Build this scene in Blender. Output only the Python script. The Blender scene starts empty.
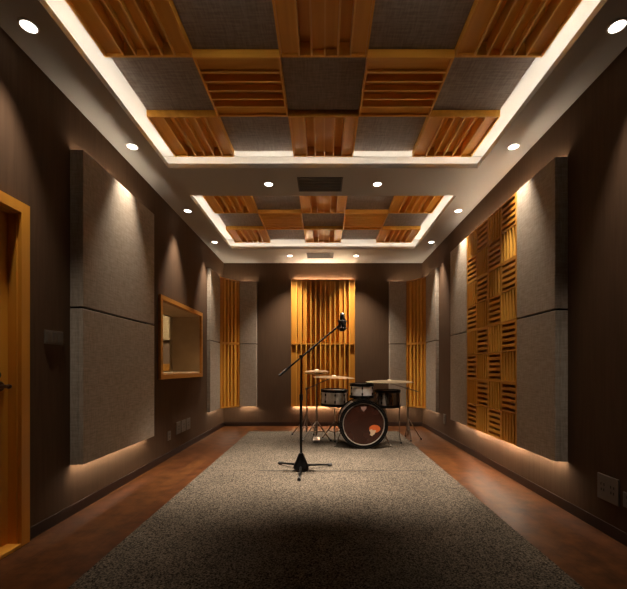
import bpy, bmesh, math, random
from mathutils import Vector, Matrix
random.seed(4)
S = bpy.context.scene
COL = S.collection
PI = math.pi

# ------------------------------------------------------------------ materials
def new_mat(name):
    m = bpy.data.materials.new(name); m.use_nodes = True
    nt = m.node_tree
    b = nt.nodes['Principled BSDF']
    return m, nt, b

def simple(name, col, rough=0.6, metal=0.0, spec=0.5, noise=0.0, scale=20.0, bump=0.0, stretch=(1, 1, 1)):
    m, nt, b = new_mat(name)
    b.inputs['Base Color'].default_value = (*col, 1)
    b.inputs['Roughness'].default_value = rough
    b.inputs['Metallic'].default_value = metal
    b.inputs['Specular IOR Level'].default_value = spec
    if noise or bump:
        tc = nt.nodes.new('ShaderNodeTexCoord'); mp = nt.nodes.new('ShaderNodeMapping')
        mp.inputs['Scale'].default_value = stretch
        nz = nt.nodes.new('ShaderNodeTexNoise'); nz.inputs['Scale'].default_value = scale
        nz.inputs['Detail'].default_value = 5
        nt.links.new(tc.outputs['Object'], mp.inputs[0]); nt.links.new(mp.outputs[0], nz.inputs['Vector'])
        if noise:
            cr = nt.nodes.new('ShaderNodeValToRGB')
            cr.color_ramp.elements[0].position = 0.3; cr.color_ramp.elements[1].position = 0.7
            cr.color_ramp.elements[0].color = (*[c * (1 - noise) for c in col], 1)
            cr.color_ramp.elements[1].color = (*[min(1, c * (1 + noise)) for c in col], 1)
            nt.links.new(nz.outputs['Fac'], cr.inputs[0]); nt.links.new(cr.outputs[0], b.inputs['Base Color'])
        if bump:
            bp = nt.nodes.new('ShaderNodeBump'); bp.inputs['Strength'].default_value = bump
            bp.inputs['Distance'].default_value = 0.004
            nt.links.new(nz.outputs['Fac'], bp.inputs['Height']); nt.links.new(bp.outputs[0], b.inputs['Normal'])
    return m

def wood(name, dark, light, axis, rough=0.45, scale=1.0):
    m, nt, b = new_mat(name)
    N = nt.nodes; L = nt.links
    tc = N.new('ShaderNodeTexCoord'); mp = N.new('ShaderNodeMapping')
    sc = [24 * scale] * 3; sc[axis] = 0.9 * scale
    mp.inputs['Scale'].default_value = sc
    oi = N.new('ShaderNodeObjectInfo')
    ad = N.new('ShaderNodeVectorMath'); ad.operation = 'ADD'
    mul = N.new('ShaderNodeMath'); mul.operation = 'MULTIPLY'; mul.inputs[1].default_value = 17
    L.new(oi.outputs['Random'], mul.inputs[0]); L.new(mul.outputs[0], ad.inputs[1])
    L.new(tc.outputs['Object'], ad.inputs[0]); L.new(ad.outputs[0], mp.inputs[0])
    nz = N.new('ShaderNodeTexNoise'); nz.inputs['Scale'].default_value = 1.0; nz.inputs['Detail'].default_value = 6
    nz.inputs['Distortion'].default_value = 0.1
    L.new(mp.outputs[0], nz.inputs['Vector'])
    cr = N.new('ShaderNodeValToRGB')
    cr.color_ramp.elements[0].position = 0.32; cr.color_ramp.elements[1].position = 0.68
    cr.color_ramp.elements[0].color = (*dark, 1); cr.color_ramp.elements[1].color = (*light, 1)
    L.new(nz.outputs['Fac'], cr.inputs[0]); L.new(cr.outputs[0], b.inputs['Base Color'])
    b.inputs['Roughness'].default_value = rough
    bp = N.new('ShaderNodeBump'); bp.inputs['Strength'].default_value = 0.15; bp.inputs['Distance'].default_value = 0.002
    L.new(nz.outputs['Fac'], bp.inputs['Height']); L.new(bp.outputs[0], b.inputs['Normal'])
    return m

def fabric(name, c1, c2, scale=110.0, bump=0.35, flat=False):
    """woven cloth: two crossed stretched noises"""
    m, nt, b = new_mat(name); N = nt.nodes; L = nt.links
    tc = N.new('ShaderNodeTexCoord')
    outs = []
    for sc in (((scale * .12, scale, scale), (scale, scale * .12, scale)) if flat else ((scale * .12, scale * .12, scale), (scale, scale, scale * .12))):
        mp = N.new('ShaderNodeMapping'); mp.inputs['Scale'].default_value = sc
        nz = N.new('ShaderNodeTexNoise'); nz.inputs['Scale'].default_value = 1; nz.inputs['Detail'].default_value = 3
        L.new(tc.outputs['Object'], mp.inputs[0]); L.new(mp.outputs[0], nz.inputs['Vector']); outs.append(nz)
    mx = N.new('ShaderNodeMath'); mx.operation = 'ADD'
    L.new(outs[0].outputs['Fac'], mx.inputs[0]); L.new(outs[1].outputs['Fac'], mx.inputs[1])
    hf = N.new('ShaderNodeMath'); hf.operation = 'MULTIPLY'; hf.inputs[1].default_value = 0.5
    L.new(mx.outputs[0], hf.inputs[0])
    cr = N.new('ShaderNodeValToRGB')
    cr.color_ramp.elements[0].position = 0.38; cr.color_ramp.elements[1].position = 0.62
    cr.color_ramp.elements[0].color = (*c1, 1); cr.color_ramp.elements[1].color = (*c2, 1)
    L.new(hf.outputs[0], cr.inputs[0]); L.new(cr.outputs[0], b.inputs['Base Color'])
    b.inputs['Roughness'].default_value = 0.95; b.inputs['Specular IOR Level'].default_value = 0.15
    bp = N.new('ShaderNodeBump'); bp.inputs['Strength'].default_value = bump; bp.inputs['Distance'].default_value = 0.003
    L.new(hf.outputs[0], bp.inputs['Height']); L.new(bp.outputs[0], b.inputs['Normal'])
    return m

def emit(name, col, strength):
    m = bpy.data.materials.new(name); m.use_nodes = True
    nt = m.node_tree; nt.nodes.clear()
    e = nt.nodes.new('ShaderNodeEmission'); o = nt.nodes.new('ShaderNodeOutputMaterial')
    e.inputs[0].default_value = (*col, 1); e.inputs[1].default_value = strength
    nt.links.new(e.outputs[0], o.inputs[0])
    return m

WD, WL = (0.49, 0.205, 0.020), (0.56, 0.245, 0.027)
TD, TL = (0.70, 0.30, 0.026), (0.84, 0.41, 0.045)  # ceiling copy of the wood, lightened in colour for light it lacks
M = {}
M['wood_x'] = wood('warm wood grain across', WD, WL, 0)
M['wood_y'] = wood('warm wood grain along', WD, WL, 1)
M['wood_z'] = wood('warm wood grain upright', WD, WL, 2)
M['tile_wood_lit'] = wood('tile wood with painted light', TD, TL, 1)
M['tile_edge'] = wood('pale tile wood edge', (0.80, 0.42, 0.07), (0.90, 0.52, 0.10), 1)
M['slat_edge'] = wood('pale slat wood', (0.66, 0.33, 0.045), (0.72, 0.38, 0.058), 2)
M['wood_mid'] = wood('deep orange wood', (0.26, 0.088, 0.009), (0.36, 0.13, 0.016), 1)
M['wood_dark'] = wood('red brown wood', (0.13, 0.038, 0.008), (0.25, 0.075, 0.014), 1)
M['door_wood'] = wood('door veneer', (0.64, 0.265, 0.022), (0.74, 0.34, 0.035), 2, 0.45, 0.5)
M['frame_wood'] = wood('window frame wood', (0.38, 0.15, 0.02), (0.52, 0.22, 0.035), 1)
M['grey'] = fabric('grey woven cloth', (0.29, 0.24, 0.188), (0.42, 0.355, 0.288))
M['grey_ceiling'] = fabric('grey woven ceiling cloth', (0.23, 0.185, 0.155), (0.33, 0.275, 0.235), 90, 0.35, True)
M['beige'] = fabric('beige cloth', (0.40, 0.30, 0.19), (0.50, 0.39, 0.26), 60)
M['wall'] = simple('dark brown stretched fabric', (0.088, 0.052, 0.031), 0.9, spec=0.08, noise=0.10, scale=1.0, bump=0.12, stretch=(60, 60, 3))
M['paint'] = simple('warm white paint', (0.40, 0.385, 0.36), 0.75, spec=0.3, bump=0.04, scale=60)
M['base'] = wood('dark red baseboard', (0.016, 0.005, 0.002), (0.028, 0.008, 0.003), 1, 0.5)
M['base_x'] = wood('dark red baseboard across', (0.016, 0.005, 0.002), (0.028, 0.008, 0.003), 0, 0.5)
M['black'] = simple('black metal', (0.003, 0.0028, 0.0028), 0.35, 0.0, 0.2)
M['gap_black'] = simple('black shadow gap', (0.006, 0.005, 0.004), 0.9)
M['blackp'] = simple('black plastic', (0.015, 0.013, 0.012), 0.45)
M['chrome'] = simple('chrome', (0.42, 0.40, 0.38), 0.3, 1.0)
M['dullchrome'] = simple('dull chrome', (0.22, 0.18, 0.15), 0.35, 1.0)
M['brass'] = simple('cymbal bronze', (0.85, 0.70, 0.48), 0.33, 1.0, bump=0.3, scale=60)
M['pearl'] = simple('silver pearl drum wrap', (0.92, 0.89, 0.83), 0.3, 0.15, noise=0.25, scale=14)
M['pearl_shaded'] = simple('pearl drum wrap with painted shade', (0.25, 0.21, 0.18), 0.18, 0.8, noise=0.3, scale=14)  # same wrap as the other drums, dark reflection painted into its colour
M['head'] = simple('coated drum head', (0.20, 0.18, 0.16), 0.6)
M['kickhead'] = simple('dark kick head', (0.028, 0.008, 0.0045), 0.25, noise=0.15, scale=5)
M['ringgrey'] = simple('pale ring', (0.38, 0.33, 0.29), 0.35, 0.4)
M['plate'] = simple('switch plate plastic', (0.10, 0.08, 0.064), 0.45)
M['dark'] = simple('dark recess', (0.02, 0.016, 0.013), 0.8)
M['vent'] = simple('vent louvre', (0.055, 0.043, 0.036), 0.6)
M['rubber'] = simple('rubber', (0.02, 0.02, 0.02), 0.8)
M['orange'] = simple('orange decal', (0.45, 0.085, 0.012), 0.5)
M['cream'] = simple('cream decal', (0.50, 0.35, 0.24), 0.5)
M['pinkish'] = simple('pale pink decal', (0.22, 0.13, 0.11), 0.5)
M['bronze'] = simple('aged bronze', (0.10, 0.055, 0.035), 0.3, 0.9)
M['white'] = simple('white enamel', (0.7, 0.67, 0.62), 0.5)
M['led'] = emit('warm led strip', (1.0, 0.88, 0.73), 30.0)
M['ledwall'] = emit('warm wall led strip', (1.0, 0.82, 0.60), 105.0)
M['led_upper'] = emit('dim warm wall led strip', (1.0, 0.82, 0.60), 42.0)
M['led_corner'] = emit('soft corner led strip', (1.0, 0.80, 0.56), 30.0)
M['ledamber'] = emit('amber wall led strip', (1.0, 0.74, 0.48), 120.0)
M['lens'] = emit('downlight lens', (1.0, 0.93, 0.80), 6.0)

m, nt, b = new_mat('window glass')
b.inputs['Base Color'].default_value = (1, 1, 1, 1); b.inputs['Roughness'].default_value = 0.0
b.inputs['Transmission Weight'].default_value = 1.0; b.inputs['IOR'].default_value = 1.0
b.inputs['Specular IOR Level'].default_value = 0.5
M['glass'] = m
# glass: mostly clear with a thin reflection
nt.nodes.clear()
o = nt.nodes.new('ShaderNodeOutputMaterial'); t = nt.nodes.new('ShaderNodeBsdfTransparent'); g = nt.nodes.new('ShaderNodeBsdfGlossy')
g.inputs['Roughness'].default_value = 0.02
fr = nt.nodes.new('ShaderNodeFresnel'); fr.inputs[0].default_value = 1.35
mx = nt.nodes.new('ShaderNodeMixShader')
t.inputs[0].default_value = (0.93, 0.95, 0.93, 1)
ge = nt.nodes.new('ShaderNodeNewGeometry'); iv = nt.nodes.new('ShaderNodeMath'); iv.operation = 'SUBTRACT'; iv.inputs[0].default_value = 1.0
mu = nt.nodes.new('ShaderNodeMath'); mu.operation = 'MULTIPLY'
nt.links.new(ge.outputs['Backfacing'], iv.inputs[1]); nt.links.new(iv.outputs[0], mu.inputs[1]); nt.links.new(fr.outputs[0], mu.inputs[0])
nt.links.new(mu.outputs[0], mx.inputs[0]); nt.links.new(t.outputs[0], mx.inputs[1]); nt.links.new(g.outputs[0], mx.inputs[2])
nt.links.new(mx.outputs[0], o.inputs[0])

# floor: red-brown boards, mottled
m, nt, b = new_mat('red brown floor boards'); N = nt.nodes; L = nt.links
tc = N.new('ShaderNodeTexCoord'); mp = N.new('ShaderNodeMapping'); mp.inputs['Rotation'].default_value = (0, 0, PI / 2)
L.new(tc.outputs['Object'], mp.inputs[0])
bk = N.new('ShaderNodeTexBrick'); bk.inputs['Scale'].default_value = 1.0
bk.inputs['Brick Width'].default_value = 0.9; bk.inputs['Row Height'].default_value = 0.14
bk.inputs['Mortar Size'].default_value = 0.0015; bk.inputs['Mortar Smooth'].default_value = 0.2
bk.inputs['Color1'].default_value = (0.052, 0.017, 0.005, 1); bk.inputs['Color2'].default_value = (0.072, 0.026, 0.007, 1)
bk.inputs['Mortar'].default_value = (0.035, 0.012, 0.005, 1)
L.new(mp.outputs[0], bk.inputs['Vector'])
nz = N.new('ShaderNodeTexNoise'); nz.inputs['Scale'].default_value = 9; nz.inputs['Detail'].default_value = 8; nz.inputs['Roughness'].default_value = 0.65
L.new(tc.outputs['Object'], nz.inputs['Vector'])
cr = N.new('ShaderNodeValToRGB'); cr.color_ramp.elements[0].position = 0.3; cr.color_ramp.elements[1].position = 0.72
cr.color_ramp.elements[0].color = (0.4, 0.36, 0.34, 1); cr.color_ramp.elements[1].color = (1.45, 1.45, 1.4, 1)
L.new(nz.outputs['Fac'], cr.inputs[0])
mm = N.new('ShaderNodeMix'); mm.data_type = 'RGBA'; mm.blend_type = 'MULTIPLY'; mm.inputs['Factor'].default_value = 1
L.new(bk.outputs['Color'], mm.inputs['A']); L.new(cr.outputs[0], mm.inputs['B'])
L.new(mm.outputs['Result'], b.inputs['Base Color'])
b.inputs['Roughness'].default_value = 0.5; b.inputs['Specular IOR Level'].default_value = 0.10
bp = N.new('ShaderNodeBump'); bp.inputs['Strength'].default_value = 0.12; bp.inputs['Distance'].default_value = 0.002
L.new(nz.outputs['Fac'], bp.inputs['Height']); L.new(bp.outputs[0], b.inputs['Normal'])
M['floor'] = m

# carpet: speckled loop pile
m, nt, b = new_mat('speckled grey pile'); N = nt.nodes; L = nt.links
tc = N.new('ShaderNodeTexCoord')
vo = N.new('ShaderNodeTexVoronoi'); vo.inputs['Scale'].default_value = 150
nz = N.new('ShaderNodeTexNoise'); nz.inputs['Scale'].default_value = 125; nz.inputs['Detail'].default_value = 4
n2 = N.new('ShaderNodeTexNoise'); n2.inputs['Scale'].default_value = 3; n2.inputs['Detail'].default_value = 3
for q in (vo, nz, n2): L.new(tc.outputs['Object'], q.inputs['Vector'])
cr = N.new('ShaderNodeValToRGB'); cr.color_ramp.elements[0].position = 0.36; cr.color_ramp.elements[1].position = 0.66
cr.color_ramp.elements[0].color = (0.013, 0.010, 0.007, 1); cr.color_ramp.elements[1].color = (0.195, 0.160, 0.124, 1)
L.new(nz.outputs['Fac'], cr.inputs[0])
c2 = N.new('ShaderNodeValToRGB'); c2.color_ramp.elements[0].position = 0.3; c2.color_ramp.elements[1].position = 0.7
c2.color_ramp.elements[0].color = (0.85, 0.85, 0.85, 1); c2.color_ramp.elements[1].color = (1.1, 1.1, 1.1, 1)
L.new(n2.outputs['Fac'], c2.inputs[0])
mm = N.new('ShaderNodeMix'); mm.data_type = 'RGBA'; mm.blend_type = 'MULTIPLY'; mm.inputs['Factor'].default_value = 1
L.new(cr.outputs[0], mm.inputs['A']); L.new(c2.outputs[0], mm.inputs['B']); L.new(mm.outputs['Result'], b.inputs['Base Color'])
b.inputs['Roughness'].default_value = 1; b.inputs['Specular IOR Level'].default_value = 0.05
ad = N.new('ShaderNodeMath'); ad.operation = 'SUBTRACT'; L.new(nz.outputs['Fac'], ad.inputs[0]); L.new(vo.outputs['Distance'], ad.inputs[1])
bp = N.new('ShaderNodeBump'); bp.inputs['Strength'].default_value = 0.8; bp.inputs['Distance'].default_value = 0.01
L.new(ad.outputs[0], bp.inputs['Height']); L.new(bp.outputs[0], b.inputs['Normal'])
M['carpet'] = m

# ------------------------------------------------------------------ mesh helper
class MB:
    def __init__(s): s.bm = bmesh.new()
    def box(s, x0, x1, y0, y1, z0, z1, bev=0.0):
        r = bmesh.ops.create_cube(s.bm, size=1.0)
        c = Vector(((x0 + x1) / 2, (y0 + y1) / 2, (z0 + z1) / 2)); d = (abs(x1 - x0), abs(y1 - y0), abs(z1 - z0))
        for v in r['verts']:
            v.co = Vector((v.co.x * d[0], v.co.y * d[1], v.co.z * d[2])) + c
        if bev:
            es = list({e for v in r['verts'] for e in v.link_edges})
            bmesh.ops.bevel(s.bm, geom=es, offset=bev, segments=2, affect='EDGES', profile=0.5)
        return s
    def cyl(s, p, q, r0, r1=None, seg=16, caps=True):
        p, q = Vector(p), Vector(q); d = q - p
        r1 = r0 if r1 is None else r1
        mtx = Matrix.Translation((p + q) / 2) @ d.to_track_quat('Z', 'Y').to_matrix().to_4x4()
        bmesh.ops.create_cone(s.bm, cap_ends=caps, segments=seg, radius1=r0, radius2=r1, depth=d.length, matrix=mtx)
        return s
    def ball(s, p, r, sc=(1, 1, 1), seg=14):
        mtx = Matrix.Translation(p) @ Matrix.Diagonal((*sc, 1))
        bmesh.ops.create_uvsphere(s.bm, u_segments=seg, v_segments=max(6, seg * 2 // 3), radius=r, matrix=mtx)
        return s
    def tube(s, pts, r, seg=10):
        for a, b in zip(pts[:-1], pts[1:]): s.cyl(a, b, r, seg=seg)
        for a in pts[1:-1]: s.ball(a, r, seg=seg)
        return s
    def lathe(s, prof, origin=(0, 0, 0), axis=(0, 0, 1), seg=40):
        """prof: (radius, height) pairs about axis through origin"""
        q = Vector(axis).normalized().to_track_quat('Z', 'Y'); o = Vector(origin)
        rings = []
        for r, h in prof:
            if r < 1e-6:
                rings.append([s.bm.verts.new(o + q @ Vector((0, 0, h)))])
            else:
                rings.append([s.bm.verts.new(o + q @ Vector((r * math.cos(2 * PI * k / seg), r * math.sin(2 * PI * k / seg), h))) for k in range(seg)])
        for A, B in zip(rings[:-1], rings[1:]):
            for k in range(seg):
                k2 = (k + 1) % seg
                if len(A) == 1 and len(B) == 1: continue
                if len(A) == 1: s.bm.faces.new((A[0], B[k2], B[k]))
                elif len(B) == 1: s.bm.faces.new((A[k], A[k2], B[0]))
                else: s.bm.faces.new((A[k], A[k2], B[k2], B[k]))
        return s
    def torus(s, c, R, r, axis=(0, 0, 1), seg=36, ms=8):
        prof = [(R + r * math.cos(2 * PI * k / ms), r * math.sin(2 * PI * k / ms)) for k in range(ms + 1)]
        return s.lathe(prof, c, axis, seg)
    def build(s, name, mat, parent=None, smooth=False, loc=None):
        base = Vector((0, 0, 0))
        if parent is not None:
            pp = parent
            while pp is not None: base += pp.location; pp = pp.parent
        elif loc is not None: base = Vector(loc)
        for v in s.bm.verts: v.co -= base
        bmesh.ops.remove_doubles(s.bm, verts=s.bm.verts, dist=1e-6)
        bmesh.ops.recalc_face_normals(s.bm, faces=s.bm.faces)
        me = bpy.data.meshes.new(name); s.bm.to_mesh(me); s.bm.free()
        me.materials.append(M[mat] if isinstance(mat, str) else mat)
        ob = bpy.data.objects.new(name, me); COL.objects.link(ob)
        if parent is not None: ob.parent = parent
        elif loc is not None: ob.location = loc
        if smooth:
            for p in me.polygons: p.use_smooth = True
            try: me.set_sharp_from_angle(angle=math.radians(35))
            except Exception: pass
        return ob

def tag(o, label, cat, group=None):
    o['label'] = label; o['category'] = cat
    if group: o['group'] = group
    return o
def thing(name, loc, label, cat, group=None):
    o = bpy.data.objects.new(name, None); COL.objects.link(o); o.location = loc
    o.empty_display_size = 0.05
    return tag(o, label, cat, group)
def struct(mb, name, mat):
    o = mb.build(name, mat); o['kind'] = 'structure'; return o
def copy_tree(o, parent=None):
    c = o.copy(); COL.objects.link(c)
    if parent is not None: c.parent = parent
    for ch in list(o.children): copy_tree(ch, c)
    return c

# ------------------------------------------------------------------ room shell
W = 1.71; YB = 6.40; YF = -0.90; HS = 2.81; HU = 3.03; T = 0.39
DY0, DY1, DZ = 1.22, 2.082, 1.875         # door opening
WY0, WY1, WZ0, WZ1 = 3.90, 5.14, 0.928, 1.718   # window opening
CO = [(1.65, 3.36), (3.90, 5.65)]; CX = 1.40; VO = 0.20

struct(MB().box(-W - T, W + 0.2, YF - 0.2, YB + 0.2, -0.12, 0), 'floor', 'floor')
w = MB()
w.box(-W - T, -W, YF, DY0, 0, HU); w.box(-W - T, -W, DY0, DY1, DZ, HU)
w.box(-W - T, -W, DY1, WY0, 0, HU)
w.box(-W - T, -W, WY0, WY1, 0, WZ0); w.box(-W - T, -W, WY0, WY1, WZ1, HU)
w.box(-W - T, -W, WY1, YB, 0, HU)
struct(w, 'wall_left', 'wall')
struct(MB().box(W, W + 0.2, YF, YB, 0, HU), 'wall_right', 'wall')
struct(MB().box(-W - T, W + 0.2, YB, YB + 0.2, 0, HU), 'wall_back', 'wall')
struct(MB().box(-W - T, W + 0.2, YF - 0.2, YF, 0, HU), 'wall_front', 'wall')

c = MB()
c.box(-W - T, W + 0.2, YF - 0.2, YB + 0.2, HU, HU + 0.1)
zt = HS + 0.043
def ring_fill(z0, z1, off):
    xs = CX + off
    ys = [(a - off, b_ + off) for a, b_ in CO]
    c.box(-W, -xs, YF, YB, z0, z1); c.box(xs, W, YF, YB, z0, z1)
    c.box(-xs, xs, YF, ys[0][0], z0, z1); c.box(-xs, xs, ys[0][1], ys[1][0], z0, z1); c.box(-xs, xs, ys[1][1], YB, z0, z1)
ring_fill(HS, zt, 0); ring_fill(zt, HU, VO)
struct(c, 'ceiling', 'paint')

bb = 0.07
struct(MB().box(-W, -W + 0.009, DY1 + 0.07, YB, 0, bb), 'baseboard_left', 'base')
struct(MB().box(W - 0.009, W, YF, YB, 0, bb), 'baseboard_right', 'base')
struct(MB().box(-W + 0.012, W - 0.012, YB - 0.012, YB, 0, bb), 'baseboard_back', 'base_x')

# cove led strips lie on the soffit ledge out of sight
names = ['front cove', 'rear cove']
for (y0, y1), nm in zip(CO, names):
    z = zt + 0.001; a = 0.10; wd = 0.014
    t = thing('cove_led_strip', (0, (y0 + y1) / 2, z), 'warm white led strip glowing inside the %s of the ceiling' % nm, 'led strip', 'cove led strips')
    MB().box(-CX - a - wd, -CX - a, y0 - a, y1 + a, z, z + 0.004).build('strip_run', 'led', t)
    MB().box(CX + a, CX + a + wd, y0 - a, y1 + a, z, z + 0.004).build('strip_run', 'led', t)
    MB().box(-CX - a, CX + a, y1 + a - wd, y1 + a, z, z + 0.004).build('strip_run', 'led', t)
    MB().box(-CX - a, CX + a, y0 - a, y0 - a + wd, z, z + 0.004).build('strip_run', 'led', t)

# ------------------------------------------------------------------ ceiling tiles
SZ = 0.53; HC = 2.883
def wood_tile_proto():
    t = thing('wood_slat_tile', (0, 0, 0), 'x', 'ceiling tile')
    h = SZ / 2; f = 0.013; D = HU - HC - 0.001
    fr = MB()
    fr.box(-h, -h + f, -h, h, 0, D); fr.box(h - f, h, -h, h, 0, D)
    fr.box(-h + f, h - f, -h, -h + f, 0, D); fr.box(-h + f, h - f, h - f, h, 0, D)
    fr.build('frame', 'tile_wood_lit', t)
    wd = [1.28, .93, .97, .97, .93, 1.08]; dep = [.016, .082, .038, .038, .082, .016]
    tot = sum(wd); inner = SZ - 2 * f; x = -h + f; fin = 0.010
    fins = MB(); wells = MB()
    for i, (a, d) in enumerate(zip(wd, dep)):
        ww = inner * a / tot
        wells.box(x, x + ww, -h + f, h - f, d, d + 0.012)
        if i: fins.box(x - fin / 2, x + fin / 2, -h + f, h - f, 0, D * 0.8)
        x += ww
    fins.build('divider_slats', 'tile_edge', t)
    wells.build('well_boards', 'tile_wood_lit', t)
    return t
def grey_tile_proto():
    h = SZ / 2
    t = thing('fabric_ceiling_tile', (0, 0, 0), 'x', 'ceiling tile')
    MB().box(-h + .001, h - .001, -h + .001, h - .001, 0.047, 0.087, 0.006).build('fabric_face', 'grey_ceiling', t)
    MB().box(-h + .02, h - .02, -h + .02, h - .02, 0.087, HU - HC - 0.001).build('backing', 'dark', t)
    return t
pw = wood_tile_proto(); pg = grey_tile_proto()
first = {'w': True, 'g': True}
CEND = [3.31, 5.58]
coln = ['leftmost', 'second from left', 'centre', 'second from right', 'rightmost']
rown = ['row nearest the viewer', 'middle row', 'row farthest from the viewer']
for ci, (yend, cl) in enumerate(zip(CEND, ['near large ceiling cove', 'far ceiling cove'])):
    for r in range(3):
        for k in range(5):
            yc = yend - SZ * (2 - r) - SZ / 2; xc = (k - 2) * SZ + 0.003
            isw = (r + k) % 2 == 0
            pr = pw if isw else pg; ky = 'w' if isw else 'g'
            o = pr if first[ky] else copy_tree(pr)
            first[ky] = False
            o.location = (xc, yc, HC)
            if isw: o.rotation_euler = (0, 0, PI / 2 if r == 1 else 0)
            if isw:
                tag(o, '%s wooden slatted tile, %s of the %s' % (coln[k], rown[r], cl), 'ceiling tile', 'wood slatted tiles in the %s' % cl)
            else:
                tag(o, '%s grey fabric tile, %s of the %s' % (coln[k], rown[r], cl), 'ceiling tile', 'grey fabric tiles in the %s' % cl)

# ------------------------------------------------------------------ downlights
def downlight(x, y, label, power, group, size=64):
    t = thing('downlight', (x, y, HS), label, 'downlight', group)
    MB().lathe([(0.038, -0.001), (0.038, -0.005), (0.046, -0.005), (0.048, -0.001), (0.048, 0.0), (0.038, 0.0), (0.038, -0.001)], (x, y, HS)).build('trim_ring', 'white', t, True)
    MB().lathe([(0, -0.003), (0.0375, -0.003), (0.0375, -0.0005), (0, -0.0005)], (x, y, HS)).build('lens', 'lens', t)
    ld = bpy.data.lights.new('downlight_beam', 'SPOT'); ld.energy = power; ld.spot_size = math.radians(size)
    ld.spot_blend = 1.0; ld.shadow_soft_size = 0.03; ld.color = (1.0, 0.85, 0.68)
    lo = bpy.data.objects.new('downlight_beam', ld); COL.objects.link(lo); lo.parent = t
    lo.location = (0, 0, -0.012)
DY = [1.963, 3.03, 4.27, 5.33]
PW = [64, 108, 118, 125]
on = ['nearest the viewer', 'second from the viewer', 'third from the viewer', 'farthest from the viewer']
for i, y in enumerate(DY):
    downlight(-1.557, y, 'round recessed downlight in the left soffit, %s' % on[i], PW[i], 'downlights along the left soffit', 58)
    downlight(1.557, y, 'round recessed downlight in the right soffit, %s' % on[i], PW[i], 'downlights along the right soffit', 58)
for x, s in ((-0.535, 'left'), (0.535, 'right')):
    downlight(x, 3.65, 'downlight %s of the vent in the beam between the two coves' % s, 700, 'downlights in the middle beam', 56)
    downlight(x, 5.98, 'downlight %s of the vent near the back wall' % s, 170, 'downlights near the back wall', 88)

# ------------------------------------------------------------------ vents
def vent(x0, x1, y0, y1, label, grp):
    t = thing('air_vent', ((x0 + x1) / 2, (y0 + y1) / 2, HS), label, 'air vent', grp)
    f = MB(); b_ = 0.012
    f.box(x0, x0 + b_, y0, y1, HS - .008, HS); f.box(x1 - b_, x1, y0, y1, HS - .008, HS)
    f.box(x0 + b_, x1 - b_, y0, y0 + b_, HS - .008, HS); f.box(x0 + b_, x1 - b_, y1 - b_, y1, HS - .008, HS)
    f.build('frame', 'vent', t)
    MB().box(x0 + b_, x1 - b_, y0 + b_, y1 - b_, HS - .002, HS - .0005).build('backing', 'dark', t)
    n = 8
    for i in range(n):
        yy = y0 + b_ + (y1 - y0 - 2 * b_) * (i + .5) / n
        MB().box(x0 + b_, x1 - b_, yy - .009, yy + .003, HS - .007, HS - .003).build('louvre', 'vent', t)
vent(-.246, .19, 3.52, 3.79, 'dark louvred air vent in the beam between the two ceiling coves', None)
vent(-.26, .17, 5.83, 6.10, 'small looking dark air vent in the ceiling near the back wall', None)

# ------------------------------------------------------------------ wall panels
PB, PT, PS = 0.345, 2.475, 1.41; G = 0.0065
LIFT = {'upper': (PS + G, PT), 'lower': (PB, PS - G)}
def slab(name, box, wall, part, label, grp, cat='acoustic panel', led='ledwall', th=0.09):
    """padded slab on a wall. wall 'L','R' or 'B'. box = (a0,a1) along the wall; led tucked behind outer edge"""
    a0, a1 = box; z0, z1 = LIFT[part]; md = th * 0.6
    if wall == 'B': loc = ((a0 + a1) / 2, YB, z0)
    else: loc = ((-W if wall == 'L' else W), (a0 + a1) / 2, z0)
    t = thing(name, loc, label, cat, grp)
    def bx(mb, u0, u1, d0, d1, za, zb, bev=0):
        if wall == 'L': mb.box(-W + d0, -W + d1, u0, u1, za, zb, bev)
        elif wall == 'R': mb.box(W - d1, W - d0, u0, u1, za, zb, bev)
        else: mb.box(u0, u1, YB - d1, YB - d0, za, zb, bev)
        return mb
    bx(MB(), a0, a1, md, th, z0, z1, 0.004).build('fabric_face', 'grey', t)
    k0, k1 = (z0 + 0.005, z1 - 0.06) if part == 'upper' else (z0 + 0.06, z1 - 0.005)
    m_ = MB(); bx(m_, a0 + 0.012, a1 - 0.012, 0.001, md, k0, k1); m_.build('backing_frame', 'gap_black', t)
    bx(MB(), a0, a0 + 0.012, 0.001, md, z0, z1).build('side_return', 'grey', t)
    bx(MB(), a1 - 0.012, a1, 0.001, md, z0, z1).build('side_return', 'grey', t)
    m_ = MB(); zz = z1 - 0.052 if part == 'upper' else z0 + 0.044
    bx(m_, a0 + 0.015, a1 - 0.015, th * .40, th * .53, zz, zz + 0.008); m_.build('led_strip', 'led_upper' if part == 'upper' else led, t)
    return t
for part in ('upper', 'lower'):
    P = part
    slab('acoustic_panel', (2.507, 3.565), 'L', P, '%s half of the large grey fabric panel on the left wall beside the door' % P, 'left wall panel halves')
    slab('acoustic_panel', (2.59, 3.104), 'R', P, '%s grey fabric panel on the right wall, between the dark wall and the wood grid' % P, 'right wall fabric panels')
    slab('acoustic_panel', (4.184, 4.72), 'R', P, '%s grey fabric panel on the right wall, beyond the wood grid' % P, 'right wall fabric panels')
    for s, wl, nm in ((-1, 'L', 'left'), (1, 'R', 'right')):
        slab('acoustic_panel', (5.47, 5.995), wl, P, '%s narrow grey panel on the %s side wall next to the corner slats' % (P, nm), 'corner side panels', th=0.048)
        xa, xb = (1.135, 1.416)
        slab('acoustic_panel', ((-xb, -xa) if s < 0 else (xa, xb)), 'B', P, '%s narrow grey panel on the back wall beside the %s corner slats' % (P, nm), 'corner back panels')

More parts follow.
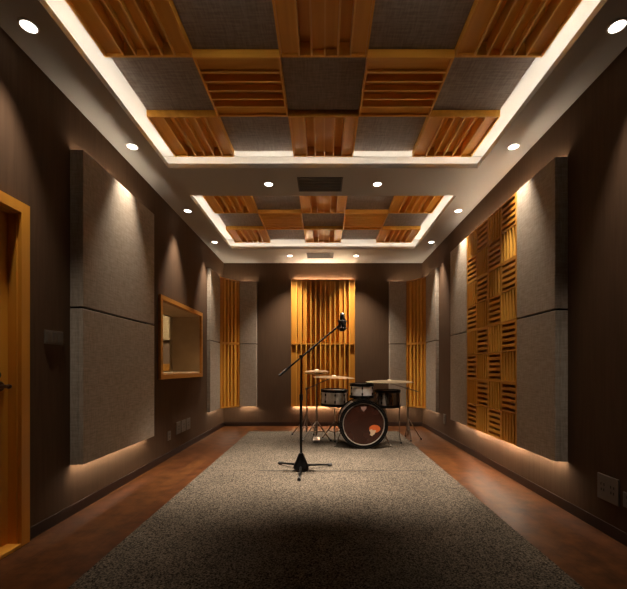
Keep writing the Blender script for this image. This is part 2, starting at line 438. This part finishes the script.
# wood grid: 2 x 4 modules on the right wall
def grid_module():
    t = thing('wood_grid_module', (0, 0, 0), 'x', 'wall diffuser')
    q = 0.2665; th = 0.088
    fr = MB(); f = 0.008; E = 0.533
    fr.box(-th, 0, 0, f, 0, E); fr.box(-th, 0, E - f, E, 0, E); fr.box(-th, 0, f, E - f, 0, f); fr.box(-th, 0, f, E - f, E - f, E)
    fr.build('frame', 'wood_y', t)
    MB().box(-0.022, -0.001, f, E - f, f, E - f).build('backing_board', 'wood_mid', t)
    for a in range(2):
        for b_ in range(2):
            y0 = a * q + (f if a == 0 else 0.003); y1 = (a + 1) * q - (f if a else 0.003)
            z0 = b_ * q + (f if b_ == 0 else 0.003); z1 = (b_ + 1) * q - (f if b_ else 0.003)
            m_ = MB(); n = 6
            horiz = (a + b_) % 2 == 1      # near/top quarter lies flat
            n = 5
            if horiz:
                m_.box(-th, -0.023, y0, y0 + .016, z0, z1); m_.box(-th, -0.023, y1 - .016, y1, z0, z1); y0 += .016; y1 -= .016
                st = (z1 - z0) / n
                for i in range(n + 1):
                    zc = z0 + st * i
                    m_.box(-th, -0.023, y0, y1, max(z0, zc - .013), min(z1, zc + .013))
            else:
                st = (y1 - y0) / n
                for i in range(n + 1):
                    yc = y0 + st * i
                    m_.box(-th, -0.023, max(y0, yc - .0085), min(y1, yc + .0085), z0, z1)
            m_.build('slat_block', 'wood_y' if horiz else 'slat_edge', t)
    return t
gm = grid_module(); fst = True
zn = ['lowest row', 'second row from the bottom', 'second row from the top', 'top row']
for j in range(4):
    for i in range(2):
        o = gm if fst else copy_tree(gm)
        fst = False
        z = PB + j * 0.5325 - (0.0005 if j == 0 else 0)
        o.location = (W - 0.001, 3.108 + i * 0.5355, z)
        if j in (0, 3):
            zz = (-0.007, -0.001) if j == 0 else (0.534, 0.540)
            q_ = MB().box(-0.046, -0.036, 0.02, 0.51, *zz).build('led_strip', 'ledwall' if j == 0 else 'led_upper'); q_.parent = o
        tag(o, '%s column module of the right wall wood grid, %s' % (['nearer', 'farther'][i], zn[j]), 'wall diffuser', 'square slatted modules on the right wall')

# vertical well diffusers
def diffuser(name, p0, p1, zr, n, depths, label, grp, depth, led_end, board=0.009, back='wood_z', fw=0.0085):
    """well diffuser spanning p0->p1 (floor plan, front face), pockets going back by depth along the normal"""
    p0 = Vector((*p0, 0)); p1 = Vector((*p1, 0)); u = (p1 - p0); Lw = u.length; u.normalize()
    nrm = Vector((-u.y, u.x, 0))          # away from the room when p0 is on the left
    z0, z1 = zr
    mid = (p0 + p1) / 2
    t = thing(name, (mid.x, mid.y, z0), label, 'wall diffuser', grp)
    rot = Matrix((u, nrm, Vector((0, 0, 1)))).transposed().to_4x4()
    def fin_mb(boxes):
        m_ = MB()
        for bx_ in boxes: m_.box(*bx_)
        for v in m_.bm.verts: v.co = (rot @ v.co) + p0
        return m_
    f = board
    fin_mb([(0, f, 0, depth, z0, z1), (Lw - f, Lw, 0, depth, z0, z1), (f, Lw - f, 0, depth, z0, z0 + f), (f, Lw - f, 0, depth, z1 - f, z1)]).build('frame', 'wood_z', t)
    st = (Lw - 2 * f) / n
    fin_mb([(f + st * i - fw, f + st * i + fw, 0, depth, z0 + f, z1 - f) for i in range(1, n)]).build('divider_fins', 'slat_edge', t)
    fin_mb([(f + st * i, f + st * (i + 1), d, min(depth, d + .012), z0 + f, z1 - f) for i, d in enumerate(depths)]).build('well_boards', back, t)
    if led_end:
        za = z1 + 0.003 if led_end == 'top' else z0 - 0.0035
        fin_mb([(0.04, Lw - 0.04, depth - 0.02, depth - 0.001, za, za + 0.003)]).build('led_strip', 'ledamber' if depth > .1 else 'led_corner', t)
    return t
dd = [.030, .034, .038, .100, .108, .100, .040, .060, .045, .075, .045, .104, .035]
for part in ('upper', 'lower'):
    z0, z1 = LIFT[part]
    if part == 'upper': z0 -= G; z1 = 2.50
    else: z1 += G
    diffuser('slat_diffuser', (-0.54, 6.27), (0.54, 6.27), (z0, z1 - .001), 13, dd, '%s wooden slat diffuser in the centre of the back wall behind the drum kit' % part, 'centre back wall diffusers', 0.127, 'top' if part == 'upper' else 'bottom')
    cd = [.028, .046, .034, .046, .028]
    diffuser('slat_diffuser', (-1.660, 6.0), (-1.421, 6.31), (z0, min(z1, PT) - .001), 5, cd, '%s wooden slat diffuser across the left back corner' % part, 'corner diffusers', 0.056, 'top' if part == 'upper' else 'bottom', back='wood_z', fw=0.013, board=0.02)
    diffuser('slat_diffuser', (1.421, 6.31), (1.660, 6.0), (z0, min(z1, PT) - .001), 5, cd, '%s wooden slat diffuser across the right back corner' % part, 'corner diffusers', 0.056, 'top' if part == 'upper' else 'bottom', back='wood_z', fw=0.013, board=0.02)

# ------------------------------------------------------------------ door
d = bpy.data.objects.new('door_1', None); COL.objects.link(d); d.location = (-W, (DY0 + DY1) / 2, 0); d['kind'] = 'structure'
m_ = MB(); cs = 0.055
m_.box(-W + .001, -W + 0.022, DY1 - 0.004, DY1 + cs, 0, DZ + cs); m_.box(-W + .001, -W + 0.022, DY0 - cs, DY0 + 0.004, 0, DZ + cs)
m_.box(-W + .001, -W + 0.022, DY0 + 0.004, DY1 - 0.004, DZ - 0.004, DZ + cs)
m_.build('door_casing', 'door_wood', d)
m_ = MB(); jb = 0.014
m_.box(-W - 0.20, -W, DY1 - jb, DY1 - 0.001, 0, DZ); m_.box(-W - 0.20, -W, DY0 + .001, DY0 + jb, 0, DZ); m_.box(-W - 0.20, -W, DY0 + jb, DY1 - jb, DZ - jb, DZ - .001)
m_.build('door_jamb', 'door_wood', d)
MB().box(-W - 0.20, -W + 0.03, DY0 + jb, DY1 - jb, 0, 0.022, 0.004).build('threshold', 'door_wood', d)
MB().box(-W - 0.095, -W - 0.045, DY0 + jb, DY1 - jb, 0.023, DZ - jb, 0.003).build('door_leaf', 'door_wood', d)
MB().box(-W - 0.20, -W - 0.098, DY0 + jb, DY1 - jb, 0.023, DZ - jb).build('door_backing', 'dark', d)
hx = -W - 0.045; hy = 2.012; hz = 0.90
h = MB().lathe([(0, 0), (0.027, 0), (0.027, 0.006), (0.020, 0.012), (0, 0.012)], (hx, hy, hz), (1, 0, 0), 24)
h.cyl((hx + 0.010, hy, hz), (hx + 0.052, hy, hz), 0.010)
h.tube([(hx + 0.050, hy, hz), (hx + 0.052, hy - 0.03, hz + 0.002), (hx + 0.050, hy - 0.075, hz), (hx + 0.046, hy - 0.12, hz - 0.004)], 0.0095)
h.ball((hx + 0.052, hy, hz), 0.013)
h.build('door_handle', 'bronze', d, True)
MB().lathe([(0, 0), (0.018, 0), (0.018, 0.006), (0.012, 0.010), (0, 0.010)], (hx, hy - .012, hz + 0.062), (1, 0, 0), 20).build('lock_cylinder', 'bronze', d, True)

# ------------------------------------------------------------------ window
wn = bpy.data.objects.new('window_1', None); COL.objects.link(wn); wn.location = (-W, (WY0 + WY1) / 2, WZ0); wn['kind'] = 'structure'
m_ = MB(); cs = 0.048
m_.box(-W + .001, -W + 0.028, WY0 - cs, WY0, WZ0 - cs, WZ1 + cs); m_.box(-W + .001, -W + 0.028, WY1, WY1 + cs, WZ0 - cs, WZ1 + cs)
m_.box(-W + .001, -W + 0.028, WY0, WY1, WZ0 - cs, WZ0); m_.box(-W + .001, -W + 0.028, WY0, WY1, WZ1, WZ1 + cs)
m_.build('window_frame', 'frame_wood', wn)
M['reveal'] = simple('tan window reveal', (0.45, 0.33, 0.20), 0.6, noise=0.08, scale=6)
m_ = MB(); jb = 0.012; xo = -W - T - 0.02
m_.box(xo, -W, WY0 + .001, WY0 + jb, WZ0 + .001, WZ1 - .001); m_.box(xo, -W, WY1 - jb, WY1 - .001, WZ0 + .001, WZ1 - .001)
m_.box(xo, -W, WY0 + jb, WY1 - jb, WZ1 - jb, WZ1 - .001)
m_.build('window_reveal', 'reveal', wn)
MB().box(xo, -W + 0.002, WY0 + jb, WY1 - jb, WZ0 + .001, WZ0 + 0.02).build('window_sill', 'beige', wn)
m_ = MB(); xg = -W - T + 0.012
for (a, b_, z0, z1) in ((WY0 + jb, WY0 + jb + .012, WZ0 + .02, WZ1 - jb), (WY1 - jb - .012, WY1 - jb, WZ0 + .02, WZ1 - jb), (WY0 + jb + .012, WY1 - jb - .012, WZ0 + .02, WZ0 + .032), (WY0 + jb + .012, WY1 - jb - .012, WZ1 - jb - .012, WZ1 - jb)):
    m_.box(xg - .010, xg + .010, a, b_, z0, z1)
m_.build('glazing_bead', 'reveal', wn)
MB().box(xg - .004, xg + .004, WY0 + jb + .012, WY1 - jb - .012, WZ0 + .032, WZ1 - jb - .012).build('window_pane', 'glass', wn)

# control room beyond the window
KX = -W - T
struct(MB().box(-4.3, KX, 3.2, 7.0, -0.12, 0), 'floor_control_room', 'floor')
struct(MB().box(-4.3, KX, 3.2, 7.0, 2.6, 2.7), 'ceiling_control_room', 'paint')
M['ctlwall'] = simple('brown control room wall', (0.16, 0.105, 0.075), 0.9)
struct(MB().box(-4.4, -4.3, 3.2, 7.0, 0, 2.6), 'wall_control_left', 'ctlwall')
struct(MB().box(-4.3, KX, 6.6, 6.7, 0, 2.6), 'wall_control_back', 'ctlwall')
struct(MB().box(-4.3, KX, 3.1, 3.2, 0, 2.6), 'wall_control_front', 'ctlwall')
t = thing('sound_panel', (-2.8, 6.6, 1.40), 'pale beige two board sound panel high on the control room wall seen through the window', 'acoustic panel')
MB().box(-2.96, -2.735, 6.53, 6.6, 1.49, 2.02, .006).build('panel_board', 'beige', t)
MB().box(-2.73, -2.56, 6.50, 6.6, 1.49, 2.02, .006).build('panel_board', 'beige', t)
t = thing('side_cabinet', (-2.8, 6.42, 0), 'pale cabinet with dark door standing low in the control room beyond the window', 'cabinet')
MB().box(-2.95, -2.73, 6.25, 6.59, 0, 1.07, .005).build('body', 'beige', t)
MB().box(-2.725, -2.58, 6.25, 6.59, 0, 1.07, .005).build('door', 'frame_wood', t)
MB().box(-2.60, -2.59, 6.235, 6.249, 0.8, 0.95).build('handle', 'chrome', t)
t = thing('ceiling_lamp', (-3.0, 5.2, 2.6), 'round ceiling lamp lighting the control room beyond the window', 'lamp')
MB().lathe([(0, -0.05), (.14, -0.05), (.15, -.03), (.15, -0.001), (0, -0.001)], (-3.0, 5.2, 2.6)).build('lamp_shade', emit('control lamp', (1, .78, .5), 120.0), t)

# ------------------------------------------------------------------ switch and sockets
def plate(x, y0, y1, z0, z1, name, label, cat, gangs, holes, grp=None):
    s = 1 if x < 0 else -1
    t = thing(name, (x, (y0 + y1) / 2, z0), label, cat, grp)
    X = lambda d0, d1: (x + s * d0, x + s * d1)
    a, b_ = sorted(X(0.001, 0.010)); MB().box(a, b_, y0, y1, z0, z1, 0.003).build('face_plate', 'plate', t)
    gw = (y1 - y0 - 0.012) / gangs
    for g in range(gangs):
        ya = y0 + 0.006 + g * gw
        if holes:
            m_ = MB(); yc = ya + gw / 2; zc = (z0 + z1) / 2
            a, b_ = sorted(X(0.0101, 0.0115))
            for dy, dz in ((-.012, .018), (.012, .018), (-.010, -.015), (.010, -.015)):
                m_.box(a, b_, yc + dy - .003, yc + dy + .003, zc + dz - .008, zc + dz + .008)
            m_.build('socket_holes', 'dark', t)
        else:
            a, b_ = sorted(X(0.0101, 0.016)); MB().box(a, b_, ya + .004, ya + gw - .004, z0 + .01, z1 - .01, .002).build('rocker', 'plate', t)
plate(-W, 2.27, 2.43, 1.15, 1.235, 'light_switch', 'three gang light switch on the dark wall between the door and the grey panel', 'light switch', 3, False)
g_ = 'sockets low on the left wall'
plate(-W, 4.31, 4.44, 0.225, 0.365, 'wall_socket', 'wall socket under the window, nearest of the row of three', 'wall socket', 1, True, g_)
plate(-W, 4.47, 4.60, 0.225, 0.365, 'wall_socket', 'wall socket under the window, middle of the row of three', 'wall socket', 1, True, g_)
plate(-W, 4.63, 4.76, 0.225, 0.365, 'wall_socket', 'wall socket under the window, farthest of the row of three', 'wall socket', 1, True, g_)
plate(-W, 4.07, 4.15, 0.20, 0.30, 'wall_socket', 'small separate wall socket lower and nearer than the row of three', 'wall socket', 1, True)
plate(W, 2.136, 2.30, 0.20, 0.355, 'wall_socket', 'double wall socket low on the dark right wall near the viewer', 'wall socket', 2, True)
plate(W, 2.02, 2.105, 0.215, 0.30, 'wall_socket', 'small wall socket cut by the right edge of the view', 'wall socket', 1, True)
plate(W, 5.15, 5.25, 0.215, 0.355, 'wall_socket', 'wall socket on the right wall between the far panels', 'wall socket', 1, True)

# ------------------------------------------------------------------ carpet
t = thing('carpet', (0, 3.0, 0), 'large speckled grey carpet running down the middle of the floor', 'carpet')
MB().box(-1.145, 1.17, 0.15, 3.568, 0.001, 0.013).build('carpet_length', 'carpet', t)
MB().box(-1.145, 1.17, 3.572, 5.80, 0.001, 0.013).build('carpet_length', 'carpet', t)
MB().box(-0.62, 0.98, 3.564, 3.576, 0.0125, 0.0145).build('seam', 'dark', t)
FZ = 0.0135     # carpet top

# ------------------------------------------------------------------ microphone on boom stand
bx, by = -0.212, 3.585
t = thing('microphone_stand', (bx, by, FZ), 'black tripod boom microphone stand in front of the drum kit', 'microphone stand')
MB().lathe([(0, 0.02), (0.075, 0.02), (0.078, 0.03), (0.070, 0.05), (0.035, 0.13), (0.022, 0.165), (0.012, 0.17), (0, 0.17)], (bx, by, FZ), seg=28).build('base_hub', 'black', t, True)
for ex, ey in ((-.232, .215), (.290, .146), (0.003, -.345)):
    l_ = MB().cyl((bx + ex * .15, by + ey * .15, FZ + .045), (bx + ex, by + ey, FZ + .016), .011, .010)
    lg = l_.build('leg', 'black', t, True)
    dv = Vector((ex, ey, 0)).normalized() * 0.03
    MB().cyl((bx + ex - dv.x, by + ey - dv.y, FZ + .018), (bx + ex + dv.x * .3, by + ey + dv.y * .3, FZ + .0155), .0148).build('rubber_foot', 'rubber', lg, True)
MB().cyl((bx, by, FZ + .16), (bx, by, 0.72), .0125).cyl((bx, by, 0.70), (bx, by, 1.09), .009).build('pole', 'black', t, True)
MB().cyl((bx, by, 0.69), (bx, by, 0.745), .017).build('height_clutch', 'blackp', t, True)
MB().cyl((bx, by - .022, 1.11), (bx, by + .022, 1.11), .018).ball((bx, by, 1.105), .02).cyl((bx, by - .045, 1.11), (bx, by - .022, 1.11), .010).build('boom_clamp', 'blackp', t, True)
p0 = Vector((-0.418, by, 0.93)); p1 = Vector((0.150, by, 1.405))
MB().cyl(p0, p1, .0085).build('boom_arm', 'black', t, True)
dr = (p1 - p0).normalized()
MB().cyl(p0 - dr * .005, p0 + dr * .09, .0135).build('counterweight_grip', 'blackp', t, True)
mx_, mz = 0.186, 1.44
mt = thing('microphone', (mx_, by, mz - .06), 'black condenser microphone in a shock mount at the end of the boom', 'microphone')
MB().lathe([(0, -.085), (.018, -.085), (.025, -.075), (.025, .02), (.022, .025), (0, .025)], (mx_, by, mz), seg=20).build('body', 'black', mt, True)
MB().lathe([(0, .025), (.024, .027), (.026, .05), (.024, .078), (.014, .090), (0, .093)], (mx_, by, mz), seg=20).build('grille', 'blackp', mt, True)
sm = MB().torus((mx_, by, mz - .055), .042, .0045).torus((mx_, by, mz + .012), .042, .0045)
for k in range(4):
    a = k * PI / 2 + .6
    sm.cyl((mx_ + .042 * math.cos(a), by + .042 * math.sin(a), mz - .075), (mx_ + .042 * math.cos(a), by + .042 * math.sin(a), mz + .03), .004, seg=8)
    a2 = a + PI / 4
    sm.cyl((mx_ + .042 * math.cos(a2), by + .042 * math.sin(a2), mz + .012), (mx_ + .024 * math.cos(a), by + .024 * math.sin(a), mz - .02), .0018, seg=6)
    sm.cyl((mx_ + .042 * math.cos(a2), by + .042 * math.sin(a2), mz - .055), (mx_ + .024 * math.cos(a), by + .024 * math.sin(a), mz - .02), .0018, seg=6)
sm.build('shock_mount', 'blackp', mt, True)

# ------------------------------------------------------------------ drums
def drum(name, c, axis, R, depth, label, nl, lugmat='black', shell='pearl', wide=0.012, cat='drum', headA='head', lug_off=0.0):
    """c = centre of the front/top head; drum extends along -axis by depth"""
    ax = Vector(axis).normalized(); c = Vector(c)
    base = c - ax * depth if abs(ax.z) > .5 else Vector((c.x, c.y + depth / 2, c.z - R))
    t = thing(name, base, label, cat)
    MB().lathe([(R - .006, -depth + .02), (R, -depth + .02), (R, -.02), (R - .006, -.02), (R - .006, -depth + .02)], c, ax, 48).build('shell', shell, t, True)
    for k, (h0, nm) in enumerate(((-.035, 'hoop'), (-depth, 'hoop'))):
        prof = [(R - .004, h0), (R + wide, h0), (R + wide, h0 + .035), (R - .004, h0 + .035), (R - .004, h0)]
        MB().lathe(prof, c, ax, 48).build(nm, 'black', t, True)
    MB().lathe([(0, -.012), (R - .005, -.012), (R - .005, -.016), (0, -.016)], c, ax, 48).build('batter_head', headA, t)
    MB().lathe([(0, -depth + .014), (R - .005, -depth + .014), (R - .005, -depth + .018), (0, -depth + .018)], c, ax, 48).build('resonant_head', 'head', t)
    q = ax.to_track_quat('Z', 'Y')
    for k in range(nl):
        a = 2 * PI * (k + lug_off) / nl
        rad = q @ Vector((math.cos(a), math.sin(a), 0))
        m_ = MB()
        for sg in (0.30, 0.70):
            pc = c - ax * depth * sg + rad * (R + .004)
            m_.ball(pc, .011, seg=10)
            m_.cyl(pc - ax * .016, pc + ax * .016, .009, seg=10)
        m_.cyl(c - ax * .03 + rad * (R + .009), c - ax * (depth - .03) + rad * (R + .009), .0028, seg=6)
        m_.build('lug', lugmat, t, True)
    return t
# bass drum, front head faces the camera
BR = 0.287; bc = (0.497, 4.52, FZ + 0.299)
bd = drum('bass_drum', bc, (0, -1, 0), BR, 0.40, 'large black bass drum facing the viewer on the carpet', 8, 'dullchrome', 'pearl', 0.012, headA='kickhead', lug_off=.5)
MB().lathe([(.247, -.010), (.249, -.004), (.256, -.004), (.258, -.010), (.247, -.010)], bc, (0, -1, 0), 56).build('head_ring', 'ringgrey', bd, True)
MB().lathe([(.257, -.0115), (.257, -.001), (.279, -.001), (.279, -.0115), (.257, -.0115)], bc, (0, -1, 0), 56).build('inner_collar', 'black', bd, True)
fy = 4.52 + .0105
m_ = MB(); vs = [m_.bm.verts.new((bc[0] + x, fy, bc[2] + z)) for x, z in ((-.035, .215), (.035, .215), (.030, .185), (0, .155), (-.030, .185))]
m_.bm.faces.new(vs); ex = bmesh.ops.extrude_face_region(m_.bm, geom=m_.bm.faces[:])
for v in [g for g in ex['geom'] if isinstance(g, bmesh.types.BMVert)]: v.co.y += .0012
m_.build('top_emblem', 'pinkish', bd)
m_ = MB(); vs = [m_.bm.verts.new((bc[0] + .135 + .068 * math.cos(a), fy, bc[2] - .055 + .048 * math.sin(a))) for a in [2 * PI * k / 20 for k in range(20)]]
m_.bm.faces.new(vs); ex = bmesh.ops.extrude_face_region(m_.bm, geom=m_.bm.faces[:])
for v in [g for g in ex['geom'] if isinstance(g, bmesh.types.BMVert)]: v.co.y += .001
m_.build('round_decal', 'orange', bd)
m_ = MB(); vs = [m_.bm.verts.new((bc[0] + x, fy - .001, bc[2] + z)) for x, z in ((.070, -.075), (.095, -.055), (.115, -.075), (.150, -.070), (.150, -.085), (.130, -.120), (.100, -.145), (.075, -.130), (.085, -.105))]
m_.bm.faces.new(vs); ex = bmesh.ops.extrude_face_region(m_.bm, geom=m_.bm.faces[:])
for v in [g for g in ex['geom'] if isinstance(g, bmesh.types.BMVert)]: v.co.y += .001
m_.build('lower_decal', 'cream', bd)
for s in (-1, 1):
    MB().cyl((bc[0] + s * .262, 4.72, .20), (bc[0] + s * .345, 4.64, FZ + .012), .008).ball((bc[0] + s * .345, 4.64, FZ + .012), .012).ball((bc[0] + s * .272, 4.72, .20), .022, seg=10).build('spur', 'dullchrome', bd, True)

# rack tom on the bass drum
TR = 0.146
tm = drum('rack_tom', (0.497, 4.76, 0.805), (0, -.02, 1), TR, 0.185, 'pearl white rack tom mounted on top of the bass drum', 6, lug_off=.45)
MB().cyl((0.497, 4.76, .6005), (0.497, 4.76, .632), .016).build('tom_mount', 'chrome', tm, True)

# snare on its stand
sn = drum('snare_drum', (0.156, 5.10, 0.708), (0.02, -.03, 1), 0.176, 0.225, 'pearl grey snare drum on a stand left of the bass drum', 8, lug_off=.3)
def tripod(mb_parent, x, y, r, hub, foot_z, rads, th, mat):
    for a in rads:
        ex, ey = r * math.cos(a), r * math.sin(a)
        l_ = MB().cyl((x, y, hub), (x + ex, y + ey, foot_z + .012), th, seg=8)
        l_.cyl((x, y, hub * .42), (x + ex * .52, y + ey * .52, foot_z + (hub - foot_z) * .48), th * .7, seg=8)
        lg = l_.build('leg', mat, mb_parent, True)
        MB().ball((x + ex, y + ey, foot_z + .0125), .012, (1.2, 1.2, 1)).build('rubber_foot', 'rubber', lg, True)
st = thing('snare_stand', (0.16, 5.12, FZ), 'chrome tripod stand carrying the snare drum', 'drum stand')
MB().cyl((0.16, 5.12, FZ + .06), (0.16, 5.12, .43), .011).build('pole', 'dullchrome', st, True)
m_ = MB()
for k in range(3):
    a = k * 2 * PI / 3 + .5
    m_.tube([(0.16, 5.12, .43), (0.16 + .15 * math.cos(a), 5.12 + .15 * math.sin(a), .468)], .007)
m_.build('basket_arms', 'dullchrome', st, True)
tripod(st, 0.16, 5.12, .19, .26, FZ, (math.radians(150), math.radians(270), math.radians(30)), .008, 'dullchrome')

# floor tom
ft = drum('floor_tom', (0.862, 4.98, 0.71), (0, -.01, 1), 0.165, 0.235, 'glossy floor tom on legs right of the bass drum', 8, shell='pearl_shaded', lug_off=.2)
for k, a in enumerate((math.radians(200), math.radians(320), math.radians(85))):
    ex, ey = .183 * math.cos(a), .183 * math.sin(a)
    lg = MB().tube([(0.862 + ex, 4.98 + ey, .66), (0.862 + ex, 4.98 + ey, .10), (0.862 + ex * 1.15, 4.98 + ey * 1.15, FZ + .012)], .0065).build('leg', 'dullchrome', ft, True)
    MB().ball((0.862 + ex * 1.15, 4.98 + ey * 1.15, FZ + .012), .0125).build('rubber_foot', 'rubber', lg, True)

# cymbals
def cymbal(c, R, axis, label, name='cymbal', grp=None, flip=False):
    s = -1 if flip else 1
    t = thing(name, c, label, 'cymbal', grp)
    prof = [(0.006, .022 * s), (.018, .020 * s), (.030, .014 * s), (.040, .007 * s), (R * .5, .004 * s), (R * .85, -.006 * s), (R, -.013 * s), (R, -.0145 * s), (R * .85, -.0078 * s), (R * .5, .002 * s), (.040, .005 * s), (.029, .012 * s), (.016, .018 * s), (.006, .020 * s), (.006, .022 * s)]
    MB().lathe(prof, c, axis, 56).build('bow', 'brass', t, True)
    return t
def boom_stand(bx_, by_, fz, r, top, tip, tail, rads, label):
    t = thing('cymbal_stand', (bx_, by_, fz), label, 'cymbal stand')
    MB().cyl((bx_, by_, fz + .05), (bx_, by_, top * .6), .012).cyl((bx_, by_, top * .6), (bx_, by_, top), .008).build('pole', 'dullchrome', t, True)
    MB().cyl((bx_, by_ - .02, top), (bx_, by_ + .02, top), .018).ball((bx_, by_, top), .02).build('tilter', 'dullchrome', t, True)
    MB().tube([tail, tip], .0065).build('boom_arm', 'dullchrome', t, True)
    tripod(t, bx_, by_, r, .30, fz, rads, .0075, 'dullchrome')
    return t
# left: hi-hat
hh = thing('hi_hat_stand', (-.088, 5.18, FZ), 'chrome hi-hat stand with footboard left of the drum kit', 'cymbal stand')
MB().cyl((-.088, 5.18, FZ + .05), (-.088, 5.18, .78), .012).cyl((-.088, 5.18, .76), (-.088, 5.18, 1.02), .005).build('pole', 'dullchrome', hh, True)
tripod(hh, -.088, 5.18, .27, .26, FZ, (math.radians(225), math.radians(315), math.radians(100)), .009, 'chrome')
MB().box(-.133, -.043, 4.90, 5.13, FZ + .02, FZ + .032, .003).build('footboard', 'chrome', hh)
MB().cyl((-.088, 5.18, FZ + .008), (-.088, 4.91, FZ + .024), .006).cyl((-.118, 5.12, FZ + .03), (-.088, 5.18, .18), .004).build('pedal_linkage', 'chrome', hh, True)
cymbal((-.088, 5.18, .962), .185, (0.0, -.005, 1), 'upper of the two stacked hi-hat cymbals left of the drum kit', 'hi_hat_cymbal', 'hi-hat cymbals')
cymbal((-.088, 5.18, .918), .185, (0.0, -.005, 1), 'lower of the two stacked hi-hat cymbals left of the drum kit', 'hi_hat_cymbal', 'hi-hat cymbals', True)
# left: crash on boom stand
boom_stand(-.239, 5.42, FZ, .22, .695, (.145, 4.99, .882), (-.262, 5.446, .684), (math.radians(250), math.radians(165), math.radians(50)), 'slim chrome boom stand at the far left of the drum kit')
cymbal((.145, 4.98, .885), .280, (0.035, -.02, 1), 'large bronze crash cymbal above the snare drum')
# right: ride on boom stand
boom_stand(1.195, 5.22, 0.0, .18, .715, (.885, 4.96, .80), (1.38, 5.375, .655), (math.radians(270), math.radians(345), math.radians(88)), 'slim boom cymbal stand right of the drum kit with long arm')
cymbal((.885, 4.95, .828), .315, (0.0, -.02, 1), 'large bronze ride cymbal above the floor tom')
# bass pedal behind the kick
t = thing('bass_pedal', (.50, 5.15, FZ), 'chrome bass drum pedal behind the bass drum', 'drum pedal')
MB().box(.455, .545, 5.03, 5.30, FZ + .001, FZ + .012, .003).build('base_plate', 'dullchrome', t)
MB().box(.46, .54, 5.06, 5.28, FZ + .030, FZ + .040, .003).build('footboard', 'chrome', t)
MB().cyl((.44, 5.05, FZ), (.44, 5.05, .20), .007).cyl((.56, 5.05, FZ), (.56, 5.05, .20), .007).cyl((.44, 5.05, .20), (.56, 5.05, .20), .007).build('yoke', 'chrome', t, True)
MB().cyl((.5, 5.05, .20), (.5, 5.04, .33), .004).ball((.5, 5.035, .34), .022).build('beater', 'chrome', t, True)

# ------------------------------------------------------------------ camera and render look
cd_ = bpy.data.cameras.new('camera'); cam = bpy.data.objects.new('camera', cd_); COL.objects.link(cam)
cam.location = (0, 0, 1.0); cam.rotation_euler = (PI / 2, 0, 0)
cd_.sensor_width = 36; cd_.sensor_fit = 'HORIZONTAL'
cd_.lens = 36 * 371 / 627; cd_.shift_x = (313.5 - 323) / 627; cd_.shift_y = (368 - 294.5) / 627
cd_.clip_start = 0.02
S.camera = cam
wd_ = bpy.data.worlds.new('world'); S.world = wd_; wd_.use_nodes = True
wd_.node_tree.nodes['Background'].inputs[0].default_value = (0.02, 0.015, 0.01, 1)
wd_.node_tree.nodes['Background'].inputs[1].default_value = 0.3
S.view_settings.view_transform = 'Standard'; S.view_settings.look = 'None'
S.view_settings.gamma = 1; S.view_settings.use_curve_mapping = False
S.view_settings.exposure = 0.65
try:
    S.cycles.max_bounces = 8; S.cycles.diffuse_bounces = 5; S.cycles.sample_clamp_indirect = 6.0
    S.cycles.use_light_tree = True; S.cycles.caustics_reflective = False; S.cycles.caustics_refractive = False
except Exception: pass
